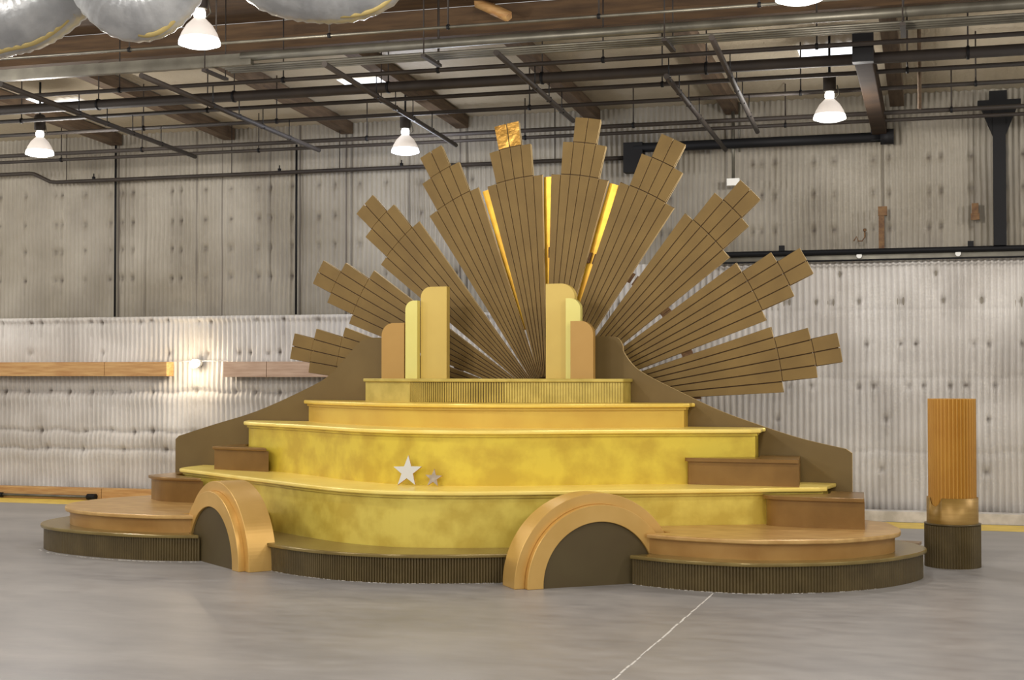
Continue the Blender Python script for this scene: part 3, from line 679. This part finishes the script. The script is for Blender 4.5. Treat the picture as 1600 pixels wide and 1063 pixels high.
pil('tall pale gold pillar, innermost on the right of the top platform', .565, .845, .865, .50, .13, 1, M['palegold'])
pil('narrow lemon gold pillar between tall and short ones, right group', .79, .93, .725, .41, .10, 1, M['lemon'], .07)
pil('short bronze gold pillar, outermost on the right of the top platform', .865, 1.08, .515, .33, .12, 1, M['bronze'], .07)

# sunburst ---------------------------------------------------------------------
FC = (.38, .95, 1.315)
POS = ['lowest', 'second from the bottom', 'third from the bottom', 'second from the top', 'topmost']
def ray(k, sg):
    ang = 90 - sg * ([9.0, 27.2, 45.3, 62.4, 79.3] if sg > 0 else [8.6, 26.2, 44.5, 62.0, 78.4])[k]; a = math.radians(ang)
    ls = 'left' if sg < 0 else 'right'
    shiny = (k == 0 and sg < 0)
    lab = 'tan gold sunburst ray of stepped boards, %s on the %s side' % (POS[4 - k], ls) if not shiny else 'sunburst ray with a shiny crumpled gold tip, left of the vertical gap'
    t = sthing('sunburst_ray', lab, 'sunburst ray', FC[0], FC[1] + .004 * k, FC[2], 'rays of the sunburst')
    R_1 = 2.185 + (.018 if sg > 0 else .03) * k; R_2 = R_1 + (.315 if k else .31); R_3 = R_2 + .235
    hw = lambda r: r * math.sin(math.radians(8.85)) - .044 * (r - .3) / 1.9
    def P(u, r): # u lateral offset, r along
        return (r * math.cos(a) + u * math.sin(a), r * math.sin(a) - u * math.cos(a))
    def tier(name, ra, rb, js, nb, mm, arc):
        mb = MB(); gp = .0055
        st = 1.0 if js == int(js) else 1.09
        for j in [js + st * q_ for q_ in range(nb)]:
            def rr_(r, f): 
                # lateral position of board line f at radius r; rounded seam
                u = f / 3 * hw(r); return P(u, math.sqrt(max(r * r - u * u, 0)) if arc else r)
            q = []
            for (r, f, s_) in ((ra, j, 1), (ra, j + st, -1), (rb, j + st, -1), (rb, j, 1)):
                u = f / 3 * hw(r) + s_ * gp; rad = math.sqrt(r * r - u * u); rad += .005 if r == ra else -.003
                q.append(P(u, rad))
            mb.slab(q, -.010, .004, 0, 2)
        b1 = [P(js / 3 * hw(ra), ra * .995), P((js + nb * st) / 3 * hw(ra), ra * .995), P((js + nb * st) / 3 * hw(rb) - .004, rb * .993), P(js / 3 * hw(rb) + .004, rb * .993)]
        mb.slab(b1, .004, .018, 1, 2)
        return mb.build(name, [mm, M['fandark'], M['fanedge']], t)
    tier('inner_boards', .26, R_1, -3, 6, M['fan'], True)
    tier('middle_boards', R_1, R_2, -2, 4, M['fan'], True)
    tier('outer_boards', R_2, R_3, -1.09, 2, M['fanshiny'] if shiny else M['fan'], True)
    rb_ = 1.42
    if sg > 0:
        mb = MB(); b1 = [P(-hw(1.38) - .02, 1.38), P(hw(1.38) + .02, 1.38), P(hw(1.48) + .02, 1.48), P(-hw(1.48) - .02, 1.48)]
        mb.slab(b1, .020, .045).build('back_rib', M['rust'], t)
    return t
for k in range(5):
    ray(k, -1); ray(k, 1)
def gstrip(ang, w_, label, ra=.75, rb=2.17, mm='strip'):
    a = math.radians(ang); t = sthing('gold_strip', label, 'strip', FC[0], FC[1] + .06, FC[2])
    p = [(r * math.cos(a) + u * math.sin(a), r * math.sin(a) - u * math.cos(a)) for r, u in ((ra, -w_), (ra, w_), (rb, w_), (rb, -w_))]
    MB().slab(p, -.01, .01).build('strip_board', M[mm], t)
gstrip(90, .045, 'bright gold strip in the vertical gap of the sunburst')
gstrip(107.2, .045, 'bright gold strip in the gap just left of centre in the sunburst')
gstrip(72.3, .045, 'bright gold strip in the gap just right of centre in the sunburst')
t = sthing('rear_frame', 'dark timber frame standing behind the sunburst hub', 'frame', .1, 1.25, 0)
MB().box(-1.0, 1.2, -.03, .03, 1.36, 1.50).build('cross_rail', M['rust'], t)
for x in (-.8, .1, 1.0): MB().box(x - .04, x + .04, .031, .09, 0, 1.8).build('upright', M['rust'], t)

# stars --------------------------------------------------------------------------
def star(label, x, y, R, tilt, m1, rot=0, yaw=0):
    t = thing('star_cutout', label, 'star', W(x, y, z1), SA + yaw)
    pts = []
    for k in range(10):
        a = PI / 2 + k * PI / 5 + rot; r = R if k % 2 == 0 else R * .40
        pts.append((r * math.cos(a), r * math.sin(a)))
    zmin = min(p[1] for p in pts); mb = MB(); mb.slab([(px_, pz - zmin) for px_, pz in pts], -.008, .008, 0, 1)
    o = mb.build('star_plate', [m1, M['staredge']], t); o.rotation_euler = (tilt, 0, 0); o.location = (0, 0, .003)
    return t
star('larger silver five-pointed star leaning on the yellow tier', -.08, -1.075, .138, math.radians(-12), M['starm'], .03)
star('smaller dull grey star to the right of the silver one', .155, -1.05, .078, math.radians(-12), M['starg'], -.03, .1)

# fluted column --------------------------------------------------------------------
cc = (4.09, .76)
t = sthing('fluted_column', 'ochre fluted column on a dark round base, right of the set', 'column', cc[0], cc[1], 0)
n = 44; 
def fluted(r, n, amp): 
    out = []
    for k in range(n * 4):
        a = 2 * PI * k / (n * 4); q = k % 4; out.append(((r + (amp if q in (1, 2) else (0 if q else -amp * .3))) * math.cos(a), (r + (amp if q in (1, 2) else (0 if q else -amp * .3))) * math.sin(a)))
    return out
MB().prism(fluted(.222, 60, .006), 0, .345).build('base', M['olive'], t)
MB().lathe([(.222, .346), (.230, .352), (.230, .360), (.2, .362)], 64).build('base_cap', M['olive'], t)
mb = MB(); N = 96; v = []; 
for i in range(N):
    a = 2 * PI * i / N; dd = ((a - math.radians(-128) + PI) % (2 * PI)) - PI
    cut = .0 if abs(dd) > .30 else .07 * math.sqrt(max(0, 1 - (dd / .30) ** 2))
    for r_, z_ in ((.208, .362), (.208, .575 - cut), (.196, .575 - cut), (.196, .362)): v.append((r_ * math.cos(a), r_ * math.sin(a), z_))
f = []
for i in range(N):
    j = (i + 1) % N
    for k in range(3): f.append((i * 4 + k, j * 4 + k, j * 4 + k + 1, i * 4 + k + 1))
mb.add(v, f, 0, True); mb.build('brass_collar', M['ringm'], t)
MB().prism(fluted(.182, 38, .012), .364, 1.395).build('fluted_shaft', M['ocolumn'], t)

# dark board behind the right platform
t = sthing('low_dark_board', 'low dark board on the floor between round platform and column', 'board', 3.62, 1.5, 0)
MB().box(-.42, .12, -.1, .1, .075, .10).build('board_top', M['dcopper'], t); MB().box(-.38, .03, -.08, .08, 0, .075).build('support', M['olive'], t)

print('OBJECTS', len(bpy.data.objects))
